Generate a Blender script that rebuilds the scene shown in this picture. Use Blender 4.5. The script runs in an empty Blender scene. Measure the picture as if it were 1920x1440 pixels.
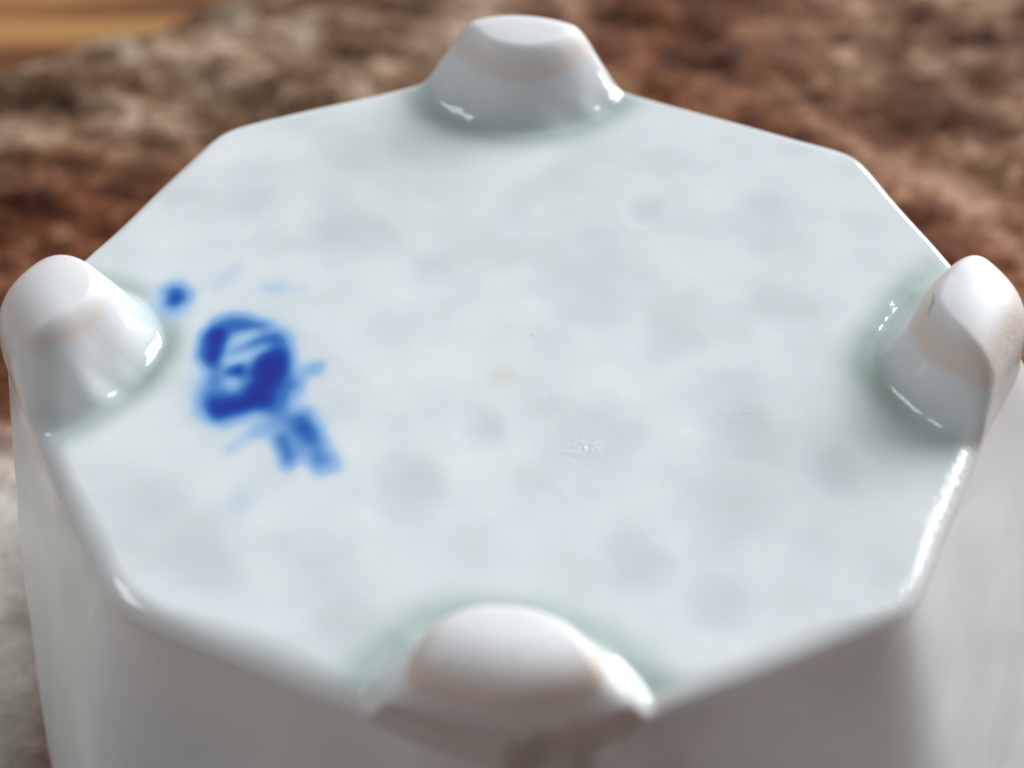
import bpy, math
import numpy as np
from mathutils import Matrix, Vector

scene = bpy.context.scene
U = 0.03                      # one model unit = 3 cm (the cup's half width)
HC = 1.05                     # cup height in units; the cup stands mouth down at z = 0
rng = np.random.default_rng(7)

# ------------------------------------------------------------------ camera
F_PX, PITCH, YAW, ROLL = 3200.0, 0.746, -0.0236, -0.0013
CAM = np.array([0.0523, -2.5315, 2.2155])

def basis():
    cp, sp = math.cos(PITCH), math.sin(PITCH)
    d = np.array([math.sin(YAW) * cp, math.cos(YAW) * cp, -sp])
    r = np.array([math.cos(YAW), -math.sin(YAW), 0.0])
    u = np.cross(r, d)
    r2 = r * math.cos(ROLL) + u * math.sin(ROLL)
    u2 = -r * math.sin(ROLL) + u * math.cos(ROLL)
    return r2, u2, d
CR, CU, CD = basis()

def at(px, py, z=0.0):
    """photograph pixel (1920 wide) -> plan point on the plane at height z (units, base plane = 0)"""
    v = CD + CR * ((px - 960) / F_PX) - CU * ((py - 720) / F_PX)
    t = (z - CAM[2]) / v[2]
    return (CAM + v * t)[:2]

cam = bpy.data.cameras.new("camera")
cam_o = bpy.data.objects.new("camera", cam)
scene.collection.objects.link(cam_o)
M = Matrix(((CR[0], CU[0], -CD[0]), (CR[1], CU[1], -CD[1]), (CR[2], CU[2], -CD[2]))).to_4x4()
M.translation = Vector((CAM[0] * U, CAM[1] * U, (CAM[2] + HC) * U))
cam_o.matrix_world = M
cam.sensor_width = 36.0
cam.lens = F_PX / 1920 * 36.0
cam.clip_start = 0.002
cam.clip_end = 50
fp = np.array([*at(1150, 560), 0.0])
cam.dof.use_dof = True
cam.dof.focus_distance = float(np.dot(fp - CAM, CD)) * U
cam.dof.aperture_fstop = (cam.lens / 1000) / 0.0025       # aperture diameter 3.1 mm
scene.camera = cam_o

# ------------------------------------------------------------------ room light and the two windows
world = bpy.data.worlds.new("World"); scene.world = world
world.use_nodes = True
bg = world.node_tree.nodes["Background"]
bg.inputs["Color"].default_value = (0.93, 0.965, 1.0, 1)
bg.inputs["Strength"].default_value = 0.19

def window(az, el, dist, w, h, radiance, cols, rows, gap, col=(0.925, 0.97, 1.0)):
    """one daylight window seen from the cup: cols x rows bright panes with glazing bars between them"""
    az, el = math.radians(az), math.radians(el)
    d = Vector((math.sin(az) * math.cos(el), math.cos(az) * math.cos(el), math.sin(el)))
    q = d.to_track_quat('Z', 'Y')
    pw, ph = (w - gap * (cols - 1)) / cols, (h - gap * (rows - 1)) / rows
    for i in range(cols):
        for j in range(rows):
            L = bpy.data.lights.new("window_pane", 'AREA'); L.shape = 'RECTANGLE'
            L.size, L.size_y = pw, ph
            L.energy = radiance * math.pi * pw * ph
            L.color = col
            o = bpy.data.objects.new("window_pane", L); scene.collection.objects.link(o)
            off = q @ Vector((-w / 2 + pw / 2 + i * (pw + gap), -h / 2 + ph / 2 + j * (ph + gap), 0))
            o.rotation_euler = q.to_euler(); o.location = d * dist + off
window(41, 25, 2.2, 1.5, 1.25, 12.5, 3, 2, .08)
window(-78, 48, 2.4, 1.0, .55, 6.0, 3, 1, .06)

scene.view_settings.view_transform = 'Standard'
scene.view_settings.look = 'None'
scene.view_settings.gamma = 1.0
scene.view_settings.exposure = 0.45

# ------------------------------------------------------------------ helpers
def smooth(x):
    x = np.clip(x, 0, 1); return x * x * (3 - 2 * x)

def vnoise(x, y, seed=0):
    """smooth value noise in [-1, 1] on numpy arrays"""
    r = np.random.default_rng(seed); T = r.uniform(-1, 1, (256, 256))
    xi = np.floor(x).astype(int); yi = np.floor(y).astype(int)
    fx = x - xi; fy = y - yi
    fx = fx**3 * (fx * (fx * 6 - 15) + 10); fy = fy**3 * (fy * (fy * 6 - 15) + 10)
    g = lambda a, b: T[a % 256, b % 256]
    return ((g(xi, yi) * (1 - fx) + g(xi + 1, yi) * fx) * (1 - fy)
            + (g(xi, yi + 1) * (1 - fx) + g(xi + 1, yi + 1) * fx) * fy)

def fbm(x, y, seed=0, octv=5, gain=0.5):
    s = 0; a = 1; t = 0
    for k in range(octv):
        c, n = math.cos(k * 1.1), math.sin(k * 1.1)
        s = s + a * vnoise((c * x - n * y) * 2**k + 13.7 * k, (n * x + c * y) * 2**k - 5.1 * k, seed + k); t += a; a *= gain
    return s / t

def new_mat(name):
    m = bpy.data.materials.new(name); m.use_nodes = True
    nt = m.node_tree
    return m, nt, nt.nodes["Principled BSDF"]

def N(nt, typ, **kw):
    n = nt.nodes.new(typ)
    for k, v in kw.items():
        if k in n.inputs.keys(): n.inputs[k].default_value = v
        else: setattr(n, k, v)
    return n

def ramp(nt, src, stops):
    r = nt.nodes.new("ShaderNodeValToRGB")
    el = r.color_ramp.elements
    while len(el) < len(stops): el.new(0.5)
    for e, (p, c) in zip(el, stops):
        e.position = p; e.color = (*c, 1) if len(c) == 3 else c
    nt.links.new(src, r.inputs[0]); return r

def mixc(nt, fac, a, b, mode='MIX'):
    m = nt.nodes.new("ShaderNodeMix"); m.data_type = 'RGBA'; m.blend_type = mode
    for sock, v in ((m.inputs[0], fac), (m.inputs[6], a), (m.inputs[7], b)):
        if isinstance(v, (int, float)): sock.default_value = v
        elif isinstance(v, tuple): sock.default_value = (*v, 1)
        else: nt.links.new(v, sock)
    return m.outputs[2]

def math_n(nt, op, a, b=0.5, clamp=False):
    m = nt.nodes.new("ShaderNodeMath"); m.operation = op; m.use_clamp = clamp
    for sock, v in ((m.inputs[0], a), (m.inputs[1], b)):
        if isinstance(v, (int, float)): sock.default_value = v
        else: nt.links.new(v, sock)
    return m.outputs[0]

# ------------------------------------------------------------------ porcelain material
porc, nt, bs = new_mat("glazed_porcelain")
def attr(name):
    a = nt.nodes.new("ShaderNodeAttribute"); a.attribute_name = name; return a.outputs["Fac"]
tc = nt.nodes.new("ShaderNodeTexCoord")
n1 = N(nt, "ShaderNodeTexNoise", Scale=190.0, Detail=2.5, Roughness=0.5)
nt.links.new(tc.outputs["Object"], n1.inputs["Vector"])
glaze = ramp(nt, n1.outputs["Fac"], [(0.34, (0.655, 0.70, 0.705)), (0.68, (0.77, 0.79, 0.80))]).outputs[0]
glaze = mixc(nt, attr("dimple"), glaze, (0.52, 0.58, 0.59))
glaze = mixc(nt, attr("pool"), glaze, (0.33, 0.42, 0.38))
thin_bounce = mixc(nt, attr("thin_bounce"), glaze, (0.73, 0.70, 0.685))  # thinner glaze at the edges; warm bounced light tinted into the walls
thin_bounce = mixc(nt, attr("shade_specks"), thin_bounce, (0.44, 0.40, 0.38))  # painted shade by the front corner, plus tiny dark specks
c = mixc(nt, attr("stain"), thin_bounce, (0.62, 0.56, 0.40))
pig = ramp(nt, attr("pigment"), [(0.0, (0.64, 0.70, 0.72)), (0.30, (0.28, 0.46, 0.72)), (0.60, (0.05, 0.19, 0.50)),
                                  (0.82, (0.014, 0.060, 0.37)), (1.0, (0.010, 0.026, 0.27))]).outputs[0]
pf = math_n(nt, 'MULTIPLY', attr("pigment"), 4.5, True)
c = mixc(nt, pf, c, pig)
clay = mixc(nt, attr("flash"), (0.73, 0.715, 0.715), (0.66, 0.50, 0.385))
c = mixc(nt, attr("bare"), c, clay)
nt.links.new(c, bs.inputs["Base Color"])
rough = math_n(nt, 'ADD', math_n(nt, 'MULTIPLY', attr("bare"), 0.45), math_n(nt, 'ADD', math_n(nt, 'MULTIPLY', attr("side"), .17), .05))
nt.links.new(rough, bs.inputs["Roughness"])
bs.inputs["IOR"].default_value = 1.5
# fine relief: orange-peel in the glaze, pin holes, ripples where the glaze crawled
nb1 = N(nt, "ShaderNodeTexNoise", Scale=900.0, Detail=2.0)
nb2 = N(nt, "ShaderNodeTexNoise", Scale=1700.0, Detail=1.5, Distortion=2.2)
for n_ in (nb1, nb2): nt.links.new(tc.outputs["Object"], n_.inputs["Vector"])
hsum = math_n(nt, 'ADD', math_n(nt, 'MULTIPLY', nb1.outputs["Fac"], 0.25),
              math_n(nt, 'MULTIPLY', nb2.outputs["Fac"], math_n(nt, 'MULTIPLY', attr("ripple"), 2.6)))
bp = N(nt, "ShaderNodeBump", Strength=0.5, Distance=0.00006)
nt.links.new(hsum, bp.inputs["Height"]); nt.links.new(bp.outputs[0], bs.inputs["Normal"])

# ------------------------------------------------------------------ the cup
VERT = [(-1.011, -.041), (-.693, .715), (-.024, 1.014), (.743, .651), (.990, -.002), (.667, -.678), (.007, -.989), (-.674, -.679)]
VERT = np.array(VERT)
DIAG = np.array([0, 1, 0, 1, 0, 1, 0, 1], bool)

def outline(theta, h):
    """distance from the axis to the rounded eight-sided outline at depth h below the base"""
    sc = np.where(DIAG, 1 + 0.40 * h / (1 + 0.9 * h), 1 + 0.16 * h / (1 + 0.5 * h))
    sc[4] = 1 + .66 * h / (1 + .9 * h); sc[3] += .10 * h
    p = 52 / (1 + 1.6 * h)
    V = VERT * sc[:, None] * 2**(1 / p * 0.8)
    d = np.stack([np.cos(theta), np.sin(theta)], 0)
    s = 0
    for k in range(8):
        a, b = V[k], V[(k + 1) % 8]
        e = b - a; n = np.array([-e[1], e[0]]); n /= np.linalg.norm(n)
        cc = n @ a
        if cc < 0: n, cc = -n, -cc
        s = s + np.maximum(0, (n @ d) / cc) ** p
    return s ** (-1 / p) * (1 + .0022 * np.sin(9 * theta + 1) + .0018 * np.sin(17 * theta + 2) + .003 * np.sin(5 * theta))

# feet: direction, centre radius, radial half size, tangential half size, height, skew
FEET = [dict(v=VERT[0], rc=.908, a=.128, b=.134, H=.172, w=.14, sk=0.06, off=.018, fw=.84, lp=.012, ex=2.6, se=1.75, th=.62),
        dict(v=VERT[2], rc=.950, a=.160, b=.174, H=.158, w=.085, sk=0.0, off=-.022, fw=.60, ex=3.6, se=2.1, q0=.66, th=.52),
        dict(v=VERT[4], rc=.925, a=.155, b=.195, H=.170, w=.150, sk=0.0, off=-.050, ex=3.0, se=1.5, fw=.62, th=.44),
        dict(v=VERT[6], rc=.955, a=.165, b=.170, H=.170, w=.110, sk=0.0, off=-.003, fw=.60, ex=4.5, se=2.1, th=.60)]

def foot_q(f, x, y):
    e = f['v'] / np.linalg.norm(f['v'])
    u = x * e[0] + y * e[1]; v = -x * e[1] + y * e[0] - f['off']
    ang = np.arctan2(v, f['rc'] - u)
    wob = 1 + 0.025 * np.sin(3 * ang + f['H'] * 90) + f['sk'] * np.sin(ang) * .5
    q = (np.abs(np.maximum(f['rc'] - u, 0) / f['a']) ** f['se'] + (np.sqrt(v * v + 4e-4) / f['b']) ** f['se']) ** (1 / f['se'])   # 1 on the rim of the foot's top
    return q / wob

def build_cup():
    NT = 1200
    th = np.linspace(0, 2 * math.pi, NT, endpoint=False)
    ro = outline(th, 0.0) * 1.0
    rr = 0.034
    # rows on top: from the centre out to dmin, then dense rows down to d = 0
    dm = 0.11
    d_edge = dm * (1 - np.cos(np.linspace(math.pi / 2, 0, 64))) ** 1.0
    s_in = np.linspace(0.004, 1, 250)
    X = []; Y = []; D = []
    for s in s_in[:-1]:
        r = (ro - dm) * s; X.append(r * np.cos(th)); Y.append(r * np.sin(th)); D.append(ro - r)
    for d in d_edge:
        r = ro - d; X.append(r * np.cos(th)); Y.append(r * np.sin(th)); D.append(np.full(NT, d))
    X = np.array(X); Y = np.array(Y); D = np.array(D)
    ntop = len(X)
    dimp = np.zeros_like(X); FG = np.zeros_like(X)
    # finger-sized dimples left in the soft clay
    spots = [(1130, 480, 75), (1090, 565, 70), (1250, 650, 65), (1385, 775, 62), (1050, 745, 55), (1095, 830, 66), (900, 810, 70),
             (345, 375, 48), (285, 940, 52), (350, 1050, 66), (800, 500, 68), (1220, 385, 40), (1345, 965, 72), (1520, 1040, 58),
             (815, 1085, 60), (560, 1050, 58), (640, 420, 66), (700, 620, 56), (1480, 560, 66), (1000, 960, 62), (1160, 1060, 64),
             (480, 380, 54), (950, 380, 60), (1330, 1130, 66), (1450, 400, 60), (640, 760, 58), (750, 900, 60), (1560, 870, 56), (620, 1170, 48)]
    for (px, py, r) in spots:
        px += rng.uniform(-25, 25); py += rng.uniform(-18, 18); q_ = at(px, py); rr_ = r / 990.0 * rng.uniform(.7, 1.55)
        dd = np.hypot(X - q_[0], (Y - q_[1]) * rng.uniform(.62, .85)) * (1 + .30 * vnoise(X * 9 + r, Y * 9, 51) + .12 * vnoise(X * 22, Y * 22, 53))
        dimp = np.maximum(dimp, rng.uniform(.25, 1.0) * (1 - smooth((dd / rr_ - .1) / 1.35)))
    # base height: rounded rim and uneven, hand-finished floor
    rv = rr * (1.1 + .50 * vnoise(X * 5, Y * 5, 52) + .6 * smooth(-Y / .5) * (1 - 1.4 * smooth((X - .45) / .25))); rim = np.where(D < rv, -rr + rr / rv * np.sqrt(np.maximum(rv**2 - (rv - D)**2, 0)), 0)
    inner = smooth(D / 0.12)
    flush = np.zeros_like(X); Z = inner * (-0.0030 * dimp + 0.0030 * vnoise(X * 3.1 + 3 + Y, Y * 3.3 + 9 - X, 11) - 0.012 * (1 - smooth(np.hypot(X, Y) / .9)))
    pool = np.zeros_like(X); fid = np.zeros(X.shape, int); Q = np.full(X.shape, 9.0)
    for i, f in enumerate(FEET):
        q = foot_q(f, X, Y)
        prof = (1 - 0.11 * np.minimum(q, 1.1)**3) * (1 - smooth((q - f.get('q0', .80)) / (f['fw'] + .90 - f.get('q0', .80))))
        vl = np.linalg.norm(f['v']); ur = (X * f['v'][0] + Y * f['v'][1]) / vl
        cut = np.maximum(vl - ur, 0) * 1.05
        t = np.clip(((D + 1e-5) ** -6.0 + (cut + 1e-5) ** -6.0) ** (-1 / 6.0) / f['w'], 0, 1)
        g = (1 - (1 - t) ** 2.3) ** (1 / f['ex'])
        fg = prof * g
        lump = np.exp(-((q - .95 - .5 * f['fw']) / .34)**2) * smooth(D / .05)
        Z = Z + f['H'] * fg + lump * (f.get('lp', .005) * vnoise(X * 13, Y * 13, 71) + .0018 * vnoise(X * 27, Y * 27, 72))
        pool = np.maximum(pool, np.exp(-((q - .96 - f.get('fw', .56)) / .26)**2) * smooth(D / .05))
        m = q < Q
        flush = np.maximum(flush, smooth((prof - .04) / .35))
        FG = np.where(fg > FG, fg, FG); fid = np.where(m, i, fid); Q = np.minimum(q, Q)
    Z = Z + rim * (1 - flush)                     # no rounded rim where a foot rises out of the wall
    def bulge(x, y, dd, h):
        """the outer face of each foot runs straight across the corner, so it stands proud of the two facets beside it"""
        r = np.hypot(x, y); k = 0
        for f in FEET:
            e_ = f['v'] / np.linalg.norm(f['v']); v_ = -x * e_[1] + y * e_[0] - f['off'] * .5; u_ = x * e_[0] + y * e_[1]
            k = k + np.exp(-((np.abs(v_) - .125) / .080)**2) * (u_ > .4) * .017 * (abs(e_[1]) > .5)
        k = k * (1 - smooth(dd / .14)) * (1 - smooth(h / .42))
        return x * (1 + k / r), y * (1 + k / r)
    up = smooth(FG / .35)
    bx, by = bulge(X, Y, D, 0 * X); mk = .35 + .65 * up
    X0, Y0 = X.copy(), Y.copy(); X = X + (bx - X) * mk; Y = Y + (by - Y) * mk
    # side wall down to the mouth, over the lip and back up inside
    hs = np.concatenate([np.linspace(rr, .5, 70), np.linspace(.52, HC - .02, 50)])
    XS = []; YS = []; ZS = []
    for h in hs:
        r = outline(th, h - rr); XS.append(r * np.cos(th)); YS.append(r * np.sin(th)); ZS.append(np.full(NT, -h))
    # feet: the wall stays a touch proud below each foot
    for dr, z in ((-.012, -HC + .006), (-.03, -HC), (-.05, -HC + .008), (-.06, -HC + .04), (-.08, -HC + .5), (-.10, -HC + 1.0), (-.16, -.22), (-.4, -.15), (-.9, -.13)):
        r = outline(th, min(-z, HC) * .999) + dr; XS.append(r * np.cos(th)); YS.append(r * np.sin(th)); ZS.append(np.full(NT, z))
    XS, YS, ZS = map(np.array, (XS, YS, ZS))
    wall_n = vnoise(np.cos(np.arctan2(YS, XS)) * 3 + 5 + ZS * 2, np.sin(np.arctan2(YS, XS)) * 3 + ZS * 3, 21) * .004
    sx, sy = bulge(XS, YS, 0 * XS, -ZS); k0 = (.35 + .65 * up[-1])[None, :] * np.ones((len(XS), 1)); k0[len(hs):] = 0
    XS = XS + (sx - XS) * k0; YS = YS + (sy - YS) * k0
    rad = np.hypot(XS, YS); XS *= 1 + wall_n / rad; YS *= 1 + wall_n / rad
    nside = len(XS)
    z0 = lambda v: np.concatenate([v, np.zeros((nside, NT))])
    FGa, poola, Qa = z0(FG), z0(pool), np.concatenate([Q, np.full((nside, NT), 9.)])
    fida = np.concatenate([fid, np.zeros((nside, NT), int)])
    Da = np.concatenate([D, np.full((nside, NT), 0.0)])
    Xa = np.concatenate([X, XS]); Ya = np.concatenate([Y, YS]); Za = np.concatenate([Z, ZS])
    NR = len(Xa)
    P = np.stack([Xa, Ya, Za], -1)
    # vertex normals of the whole skin
    dth = np.roll(P, -1, 1) - np.roll(P, 1, 1)
    dr = np.gradient(P, axis=0)
    nrm = np.cross(dr, dth); nrm /= np.maximum(np.linalg.norm(nrm, axis=-1, keepdims=True), 1e-12)
    if nrm[50, :, 2].mean() < 0: nrm = -nrm
    top = np.arange(NR)[:, None] < ntop
    # ---- painted and fired marks, as amounts of pigment / flashing at each point
    g0 = at(400, 720); GXm, GYm = np.meshgrid(np.linspace(g0[0] - .36, g0[0] + .36, 420), np.linspace(g0[1] - .42, g0[1] + .42, 490))
    pig = np.zeros_like(GXm)
    XW = GXm + .011 * vnoise(GXm * 14, GYm * 14, 81) + .004 * vnoise(GXm * 38, GYm * 38, 82)
    YW = GYm + .013 * vnoise(GXm * 14, GYm * 14, 83) + .004 * vnoise(GXm * 38, GYm * 38, 84)
    YS2 = 0.69**2                 # brush marks are longer across than along
    def stroke(pts, rad, dens, soft=0.5, zoom=True):
        nonlocal pig
        w = []
        for (a, b) in pts:
            w.append(at(340 + a / 4, 560 + b / 4) if zoom else at(a, b))
        k = (1 / 4 if zoom else 1) / 990.0
        R_ = rad * k * (1.32 if zoom else 1.25)
        best = np.full(GXm.shape, 9.0)
        if len(w) == 1: w = w * 2
        for a, b in zip(w[:-1], w[1:]):
            e = b - a; L = max(e[0]**2 + YS2 * e[1]**2, 1e-12)
            t = np.clip(((XW - a[0]) * e[0] + (YW - a[1]) * YS2 * e[1]) / L, 0, 1)
            best = np.minimum(best, np.hypot(XW - a[0] - t * e[0], (YW - a[1] - t * e[1]) * YS2**.5))
        best = best * (1 + .10 * vnoise(GXm * 30, GYm * 30, 31))
        v = dens * np.exp(-np.maximum(best / R_, 0) ** 2.2)
        if dens > 0: pig = np.maximum(pig, v) + np.minimum(pig, v) * .25
        else: pig = pig + v
    stroke([(340, 340), (600, 330)], 190, .30, .4); stroke([(320, 700), (600, 620)], 205, .33, .4); stroke([(640, 450), (660, 560)], 190, .26, .45)
    stroke([(240, 260), (330, 215), (450, 190), (600, 205)], 52, .62, .6)
    stroke([(260, 250), (180, 330), (175, 420), (240, 490)], 72, .60, .5)
    stroke([(330, 270), (280, 320), (255, 400), (235, 450)], 46, .92, .6)
    stroke([(400, 385), (500, 350), (600, 320), (700, 320)], 36, .60, .7)
    stroke([(690, 310), (740, 380), (740, 480)], 62, .66, .6)
    stroke([(360, 540), (450, 525)], 46, .95, .6)
    stroke([(700, 490), (630, 580), (570, 700)], 104, 1.0, .40)
    stroke([(540, 740), (400, 800), (290, 830)], 80, 1.0, .45)
    stroke([(450, 300), (530, 272)], 30, -.20); stroke([(350, 470), (430, 450), (540, 425), (650, 375)], 38, -.24); stroke([(370, 640)], 48, -.26)
    stroke([(240, 600), (200, 690), (200, 780)], 70, .50, .6)
    stroke([(760, 560), (740, 680), (640, 800)], 85, .58, .6)
    stroke([(800, 640), (870, 630)], 48, .46, .7)
    stroke([(880, 600), (970, 535)], 36, .30, .8)
    stroke([(970, 530), (1010, 530)], 42, .36, .7)
    stroke([(640, 960), (820, 960)], 100, .24, .6)
    stroke([(640, 1000), (540, 1010), (430, 1070), (340, 1130)], 48, .24, .8)
    stroke([(700, 870), (870, 870)], 30, .32, .8)
    stroke([(880, 900), (960, 990), (1030, 1100), (1070, 1200)], 88, .52, .55)
    stroke([(775, 1080), (800, 1160), (790, 1215)], 60, .64, .6)
    stroke([(900, 1100)], 105, .50, .6); stroke([(720, 905), (830, 885), (920, 920)], 42, .38, .6); stroke([(930, 930), (1000, 1030)], 62, .58, .6)
    stroke([(950, 1290)], 60, -.16, .7)
    stroke([(325, 563)], 20, .80, .55, False); stroke([(326, 566)], 34, .36, .5, False)
    stroke([(560, 985), (700, 1000), (800, 960)], 60, .22, .5)
    stroke([(438, 503), (404, 536)], 17, .15, .8, False)
    stroke([(500, 533), (560, 535)], 16, .15, .8, False)
    stroke([(450, 945)], 32, .13, .8, False)
    pig = np.clip(pig * (1 + .16 * vnoise(GXm * 20, GYm * 20, 85) + .16 * vnoise(GXm * 45, GYm * 45, 86)), 0, 1)
    def blur(a, sx, ax):                       # the cobalt has bled into the glaze
        n = int(3 * sx); kx = np.exp(-.5 * (np.arange(-n, n + 1) / sx)**2); kx /= kx.sum()
        return sum(kk * np.roll(a, i - n, ax) for i, kk in enumerate(kx))
    pig = blur(blur(pig, 4.6, 1), 6.4, 0)
    gi = np.clip((Xa - GXm[0, 0]) / (GXm[0, 1] - GXm[0, 0]), 0, 418.999); gj = np.clip((Ya - GYm[0, 0]) / (GYm[1, 0] - GYm[0, 0]), 0, 488.999)
    i0 = gi.astype(int); j0 = gj.astype(int); fi = gi - i0; fj = gj - j0
    inside = (gi > 1) & (gi < 418) & (gj > 1) & (gj < 488) & top
    pig = ((pig[j0, i0] * (1 - fi) + pig[j0, i0 + 1] * fi) * (1 - fj) + (pig[j0 + 1, i0] * (1 - fi) + pig[j0 + 1, i0 + 1] * fi) * fj) * inside
    st = at(945, 697); stain = .34 * np.exp(-((Xa - st[0])**2 + (Ya - st[1])**2) / .028**2) * top
    rip = np.zeros_like(Xa)
    for (px, py, s, a) in ((1095, 835, .045, 1.0), (1380, 775, .05, .5), (1050, 740, .05, .4), (1340, 960, .06, .35)):
        q_ = at(px, py); rip = np.maximum(rip, a * np.exp(-((Xa - q_[0])**2 + ((Ya - q_[1]))**2) / s**2))
    edge_n = .05 * vnoise(Xa * 14, Ya * 14, 41) + .008 * vnoise(Xa * 70, Ya * 70, 42)
    rip = np.maximum(rip, .75 * smooth((.07 - Da) / .06) * smooth((Xa - .5) / .15) * smooth((.1 - Ya) / .1) * top)
    TH = np.array([f['th'] for f in FEET])[fida]
    bare = smooth((FGa + edge_n - TH) / .12)
    flash = np.exp(-((FGa + edge_n * 2.0 - TH - .07) / .12)**2) * np.clip(.5 + .6 * vnoise(Xa * 7, Ya * 7, 43), 0, 1) * (FGa > .3)
    wide = smooth((.96 - FGa) / .22) * (FGa > .3)
    flash = np.array([.6, .55, .8, 1.0])[fida] * np.clip(np.maximum(flash * .8, wide * .75), 0, 1)
    thin_bounce = smooth((.05 - Da) / .05) * .8
    thin_bounce[ntop:] = np.clip(.8 - (np.arange(nside) / 60.)[:, None], .25, 1)  # walls: warm bounce from the wood put into the colour
    thin_bounce = np.maximum(thin_bounce, .35 * smooth(FGa / .4))
    poola = poola * (.75 + .25 * vnoise(Xa * 8, Ya * 8, 44))
    Ta = np.degrees(np.arctan2(Ya, Xa)); dep = -Za
    shade_specks = smooth((Ta + 90.5) / 1.5) * smooth((-62 - Ta) / 22) * smooth((dep + .085 - .03 * vnoise(Ta * .6, dep * 30, 45)) / .09) * (1 - smooth((dep - .55) / .3)) * (1 - smooth((Da - .012) / .03)) * (~top | (FGa > .02) | (Za < -.012))  # shade on the facet right of the front corner, painted as darker colour
    shade_specks = shade_specks * (.7 + .3 * vnoise(Ta * .4, dep * 16, 46))
    for (px, py, r, k) in ((998, 622, .0040, .45), (1788, 905, .005, .5),
                           (1240, 905, .0035, .3)):
        q_ = at(px, py); shade_specks = np.maximum(shade_specks, k * np.exp(-((Xa - q_[0])**2 + (Ya - q_[1])**2) / r**2) * top)
    # ---- split the skin into parts
    idx = np.arange(NR * NT).reshape(NR, NT)
    a = idx[:-1]; b = idx[1:]; a2 = np.roll(a, -1, 1); b2 = np.roll(b, -1, 1)
    faces = np.stack([a, b, b2, a2], -1).reshape(-1, 4)
    fm = lambda v: v.reshape(-1)[faces].mean(1)
    ff, fb, fp_ = fm(FGa), fm(bare), fm(pig)
    ffid = fida.reshape(-1)[faces[:, 0]]
    fx, fy = fm(Xa), fm(Ya)
    part = np.zeros(len(faces), int)
    for i in range(4):
        part[(ff > .12) & (ffid == i)] = 1 + 2 * i
        part[(fb > .5) & (ffid == i)] = 2 + 2 * i
    onb = (part == 0) & (fp_ > .10)
    def near(px, py): q_ = at(px, py); return np.hypot(fx - q_[0], fy - q_[1])
    cen = np.stack([np.minimum(np.minimum(near(460, 690), near(470, 620)), np.minimum(near(560, 820), near(500, 760))) - .1,
                    near(325, 562), near(421, 520), near(530, 534), near(450, 945)])
    part[onb] = 10 + cen.argmin(0)[onb]
    # ---- objects
    root = bpy.data.objects.new("porcelain_cup", None)
    root.empty_display_size = .01
    scene.collection.objects.link(root)
    root['label'] = "white porcelain cup standing upside down on the weathered wood, blue mark on its base"
    root['category'] = "cup"
    P2 = P.reshape(-1, 3) * U + np.array([0, 0, HC * U]); N2 = nrm.reshape(-1, 3)
    side = np.concatenate([np.zeros(ntop), smooth((np.arange(nside) - 3) / 14.)])[:, None] * np.ones((1, NT))
    chan = dict(side=side, dimple=z0(dimp) * .58, shade_specks=shade_specks, pool=poola, thin_bounce=thin_bounce, stain=stain, pigment=pig, bare=bare, flash=flash, ripple=rip)
    def mesh_part(pid, name, parent, label=None):
        fs = faces[part == pid]
        if not len(fs): return None
        used, inv = np.unique(fs, return_inverse=True); fs2 = inv.reshape(-1, 4)
        me = bpy.data.meshes.new(name)
        me.vertices.add(len(used)); me.vertices.foreach_set("co", P2[used].astype('f').ravel())
        me.loops.add(fs2.size); me.loops.foreach_set("vertex_index", fs2.astype('i').ravel())
        me.polygons.add(len(fs2)); me.polygons.foreach_set("loop_start", np.arange(0, fs2.size, 4, dtype='i'))
        me.polygons.foreach_set("use_smooth", np.ones(len(fs2), bool))
        me.update(calc_edges=True)
        for k, v in chan.items():
            at_ = me.attributes.new(k, 'FLOAT', 'POINT'); at_.data.foreach_set("value", v.reshape(-1)[used].astype('f'))
        me.normals_split_custom_set_from_vertices(N2[used].astype('f'))
        me.materials.append(porc)
        o = bpy.data.objects.new(name, me); scene.collection.objects.link(o); o.parent = parent
        if label: o['label'] = label
        return o
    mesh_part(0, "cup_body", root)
    for i in range(4):
        ft = mesh_part(1 + 2 * i, "foot", root)
        mesh_part(2 + 2 * i, "bare_top", ft)
    mesh_part(10, "blue_mark", root, "blurred cobalt blue painted emblem")
    mesh_part(11, "blue_dot", root, "small round dark blue spot beside the foot")
    for k in (12, 13, 14): mesh_part(k, "faint_blue_smudge", root)
    # hairline crack in the bare clay of the right-hand foot
    line = [at(1748, 556, .13), at(1748, 570, .13), at(1745, 584, .13), at(1738, 596, .125)]
    cp = []
    for k in range(13):
        t = k / 12 * 3; i = min(int(t), 2); q_ = line[i] * (1 - t + i) + line[i + 1] * (t - i)
        j = np.argmin((Xa[:ntop] - q_[0])**2 + (Ya[:ntop] - q_[1])**2)
        cp.append((P2[j], N2[j]))
    vs = []; fs = []
    for k, (p, n) in enumerate(cp):
        w = 0.6e-3 * U * (1.6 * math.sin(math.pi * (k + .3) / 12.6) + .3)
        t = cp[min(k + 1, 12)][0] - cp[max(k - 1, 0)][0]; t = t / np.linalg.norm(t); sd = np.cross(n, t)
        for a_ in range(5): vs.append(tuple(p + (sd * math.cos(a_ * 1.2566) + n * math.sin(a_ * 1.2566)) * w))
        if k:
            for a_ in range(5): fs.append((5 * k - 5 + a_, 5 * k - 5 + (a_ + 1) % 5, 5 * k + (a_ + 1) % 5, 5 * k + a_))
    me = bpy.data.meshes.new("hairline_crack"); me.from_pydata(vs, [], fs)
    dk, _, db = new_mat("dark_crack"); db.inputs["Base Color"].default_value = (.12, .11, .10, 1); me.materials.append(dk)
    o = bpy.data.objects.new("hairline_crack", me); scene.collection.objects.link(o)
    o.parent = [x for x in root.children if x.name.startswith("foot")][2]
    # end cap closing the skin at the centre
    c0 = P2.reshape(NR, NT, 3)[0]
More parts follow.
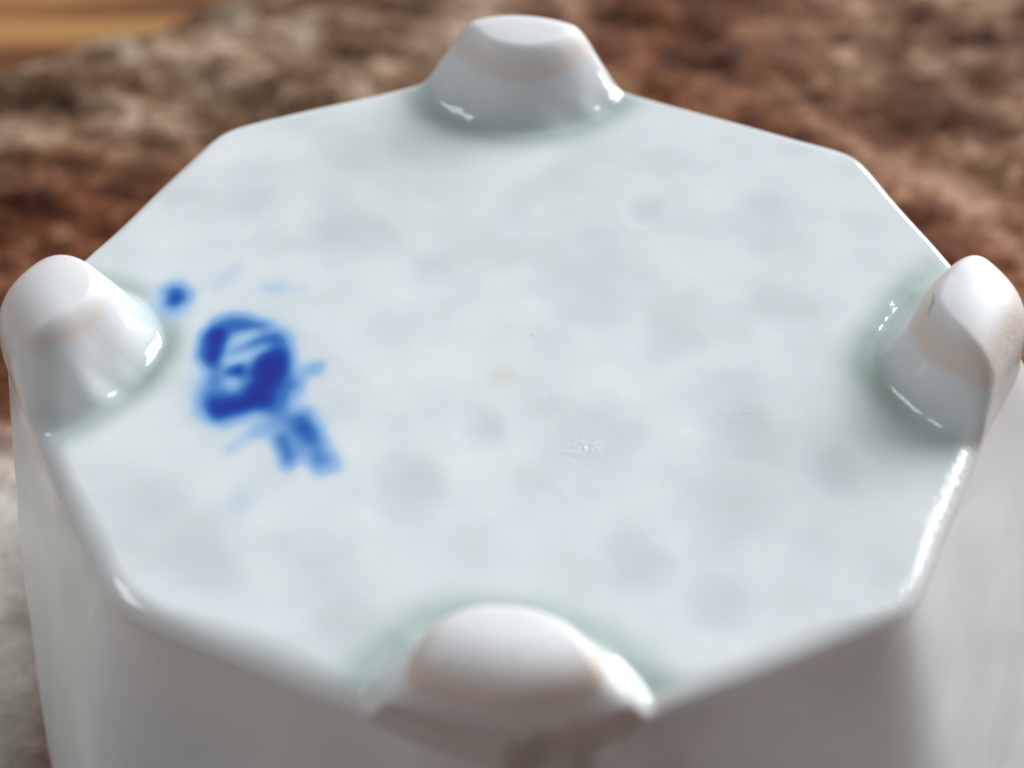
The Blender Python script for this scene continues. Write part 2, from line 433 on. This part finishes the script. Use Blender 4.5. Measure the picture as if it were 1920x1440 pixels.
    me = bpy.data.meshes.new("base_centre")
    me.from_pydata([tuple(p) for p in c0[::10]], [], [list(range(NT // 10))])
    me.polygons.foreach_set("use_smooth", [True])
    me.normals_split_custom_set_from_vertices([tuple(n) for n in N2.reshape(NR, NT, 3)[0][::10]])
    for k in chan:
        at_ = me.attributes.new(k, 'FLOAT', 'POINT')
    me.materials.append(porc)
    o = bpy.data.objects.new("base_centre", me); scene.collection.objects.link(o); o.parent = root
build_cup()

# ------------------------------------------------------------------ the wood underneath
ZB = -HC
edge_a = at(-30, 118, ZB); edge_b = at(500, -12, ZB)       # the far, broken edge of the slab

def grid_mesh(name, X, Y, Z, mat, attrs, keep=None):
    nr, nc = X.shape
    P = np.stack([X * U, Y * U, (Z + HC) * U], -1).reshape(-1, 3)
    idx = np.arange(nr * nc).reshape(nr, nc)
    f = np.stack([idx[:-1, :-1], idx[:-1, 1:], idx[1:, 1:], idx[1:, :-1]], -1).reshape(-1, 4)
    me = bpy.data.meshes.new(name)
    me.vertices.add(len(P)); me.vertices.foreach_set("co", P.astype('f').ravel())
    me.loops.add(f.size); me.loops.foreach_set("vertex_index", f.astype('i').ravel())
    me.polygons.add(len(f)); me.polygons.foreach_set("loop_start", np.arange(0, f.size, 4, dtype='i'))
    me.polygons.foreach_set("use_smooth", np.ones(len(f), bool))
    me.update(calc_edges=True)
    for k, v in attrs.items():
        a = me.attributes.new(k, 'FLOAT', 'POINT'); a.data.foreach_set("value", v.reshape(-1).astype('f'))
    me.materials.append(mat)
    o = bpy.data.objects.new(name, me); scene.collection.objects.link(o); return o

wood, nt, bs = new_mat("weathered_wood")
def wattr(name):
    a = nt.nodes.new("ShaderNodeAttribute"); a.attribute_name = name; return a.outputs["Fac"]
tc = nt.nodes.new("ShaderNodeTexCoord")
mp = N(nt, "ShaderNodeMapping"); mp.inputs["Rotation"].default_value = (0, 0, math.radians(-35)); mp.inputs["Scale"].default_value = (225, 250, 200)
nt.links.new(tc.outputs["Object"], mp.inputs[0])
na = N(nt, "ShaderNodeTexNoise", Scale=1.0, Detail=6.0, Roughness=0.66, Distortion=.5)
nb = N(nt, "ShaderNodeTexNoise", Scale=75.0, Detail=5.0, Roughness=0.6)
ng = N(nt, "ShaderNodeTexNoise", Scale=5.5, Detail=4.0, Roughness=0.6, Distortion=.8)
nt.links.new(mp.outputs[0], na.inputs["Vector"]); nt.links.new(tc.outputs["Object"], nb.inputs["Vector"]); nt.links.new(mp.outputs[0], ng.inputs["Vector"])
val = math_n(nt, 'ADD', math_n(nt, 'MULTIPLY', na.outputs["Fac"], .33),
             math_n(nt, 'ADD', math_n(nt, 'MULTIPLY', nb.outputs["Fac"], .44), math_n(nt, 'MULTIPLY', ng.outputs["Fac"], .23)))
brown = ramp(nt, val, [(0.40, (0.024, 0.007, 0.0035)), (0.465, (0.095, 0.028, 0.011)), (0.525, (0.20, 0.070, 0.029)), (0.585, (0.45, 0.245, 0.14))]).outputs[0]
grey = ramp(nt, val, [(0.40, (0.045, 0.022, 0.011)), (0.465, (0.14, 0.078, 0.042)), (0.52, (0.29, 0.195, 0.125)), (0.585, (0.54, 0.43, 0.33))]).outputs[0]
pale = ramp(nt, val, [(0.40, (0.36, 0.325, 0.275)), (0.5, (0.52, 0.48, 0.42)), (0.60, (0.66, 0.62, 0.56))]).outputs[0]
c = mixc(nt, wattr("grey"), brown, grey)
c = mixc(nt, wattr("pale"), c, pale)
nt.links.new(c, bs.inputs["Base Color"]); bs.inputs["Roughness"].default_value = .85; bs.inputs["Specular IOR Level"].default_value = .15
bp = N(nt, "ShaderNodeBump", Strength=0.6, Distance=0.0012)
nt.links.new(val, bp.inputs["Height"]); nt.links.new(bp.outputs[0], bs.inputs["Normal"])

xs = np.linspace(-7.5, 7.5, 560); ys = np.linspace(-5.0, 9.5, 600)
GX, GY = np.meshgrid(xs, ys)
e = edge_b - edge_a; nrm_e = np.array([-e[1], e[0]]) / np.linalg.norm(e)
dist = (GX - edge_a[0]) * nrm_e[0] + (GY - edge_a[1]) * nrm_e[1]       # > 0 beyond the edge
dist = dist + .16 * fbm(GX * 1.5, GY * 1.5, 61, 4) - .05
relief = .07 * fbm(GX * 2.6, GY * 5.0, 62, 6, .6) + .05 * np.abs(fbm(GX * 1.2 + 4, GY * 2.0, 63, 4))
near_cup = smooth((np.hypot(GX, GY) - 1.25) / .5)
Z = ZB - .06 + relief
Z = np.where(np.hypot(GX, GY) < 1.9, np.minimum(Z, ZB - .002 + (Z - ZB) * near_cup), Z)
Z = Z - .30 * smooth((dist + .06) / .22)
g_at = fbm(GX * .7 + 2, GY * .7, 64, 4)
greyf = smooth((dist + 1.15 + 1.0 * g_at) / .9) * .85
pt = at(1900, 60, ZB); greyf = np.maximum(greyf * smooth((.5 - GX + g_at) / 1.4), .4 * smooth(1.2 - np.hypot(GX - pt[0], (GY - pt[1])) / 1.2))
pl = at(20, 800, ZB)[1]
palef = smooth((pl - GY + .35 * g_at + .2) / .5) * smooth((np.abs(GX + .1 * g_at) - 1.0) / .3) * smooth((GY + 2.4) / .5)
slab = grid_mesh("weathered_wood_slab", GX, GY, ZB - .06 + (Z - ZB + .06) * (1 - .6 * palef), wood, dict(grey=greyf, pale=palef))
slab['label'] = "rough weathered brown wood slab with grey patches, under the upturned porcelain cup"
slab['category'] = "wood slab"

tw, nt, bs = new_mat("varnished_wood")
tc = nt.nodes.new("ShaderNodeTexCoord")
mp = N(nt, "ShaderNodeMapping"); mp.inputs["Scale"].default_value = (20, 120, 20); mp.inputs["Rotation"].default_value = (0, 0, .12)
nt.links.new(tc.outputs["Object"], mp.inputs[0])
na = N(nt, "ShaderNodeTexNoise", Scale=1.2, Detail=5.0, Distortion=.4); nt.links.new(mp.outputs[0], na.inputs["Vector"])
c = ramp(nt, na.outputs["Fac"], [(0.38, (0.12, 0.04, 0.010)), (0.5, (0.28, 0.115, 0.030)), (0.62, (0.44, 0.22, 0.075))]).outputs[0]
nt.links.new(c, bs.inputs["Base Color"]); bs.inputs["Roughness"].default_value = .4
xs = np.linspace(-30, 30, 60); ys = np.linspace(-25, 45, 60)
GX, GY = np.meshgrid(xs, ys)
tab = grid_mesh("table_top", GX, GY, np.full(GX.shape, ZB - .22), tw, {})
tab['kind'] = 'structure'
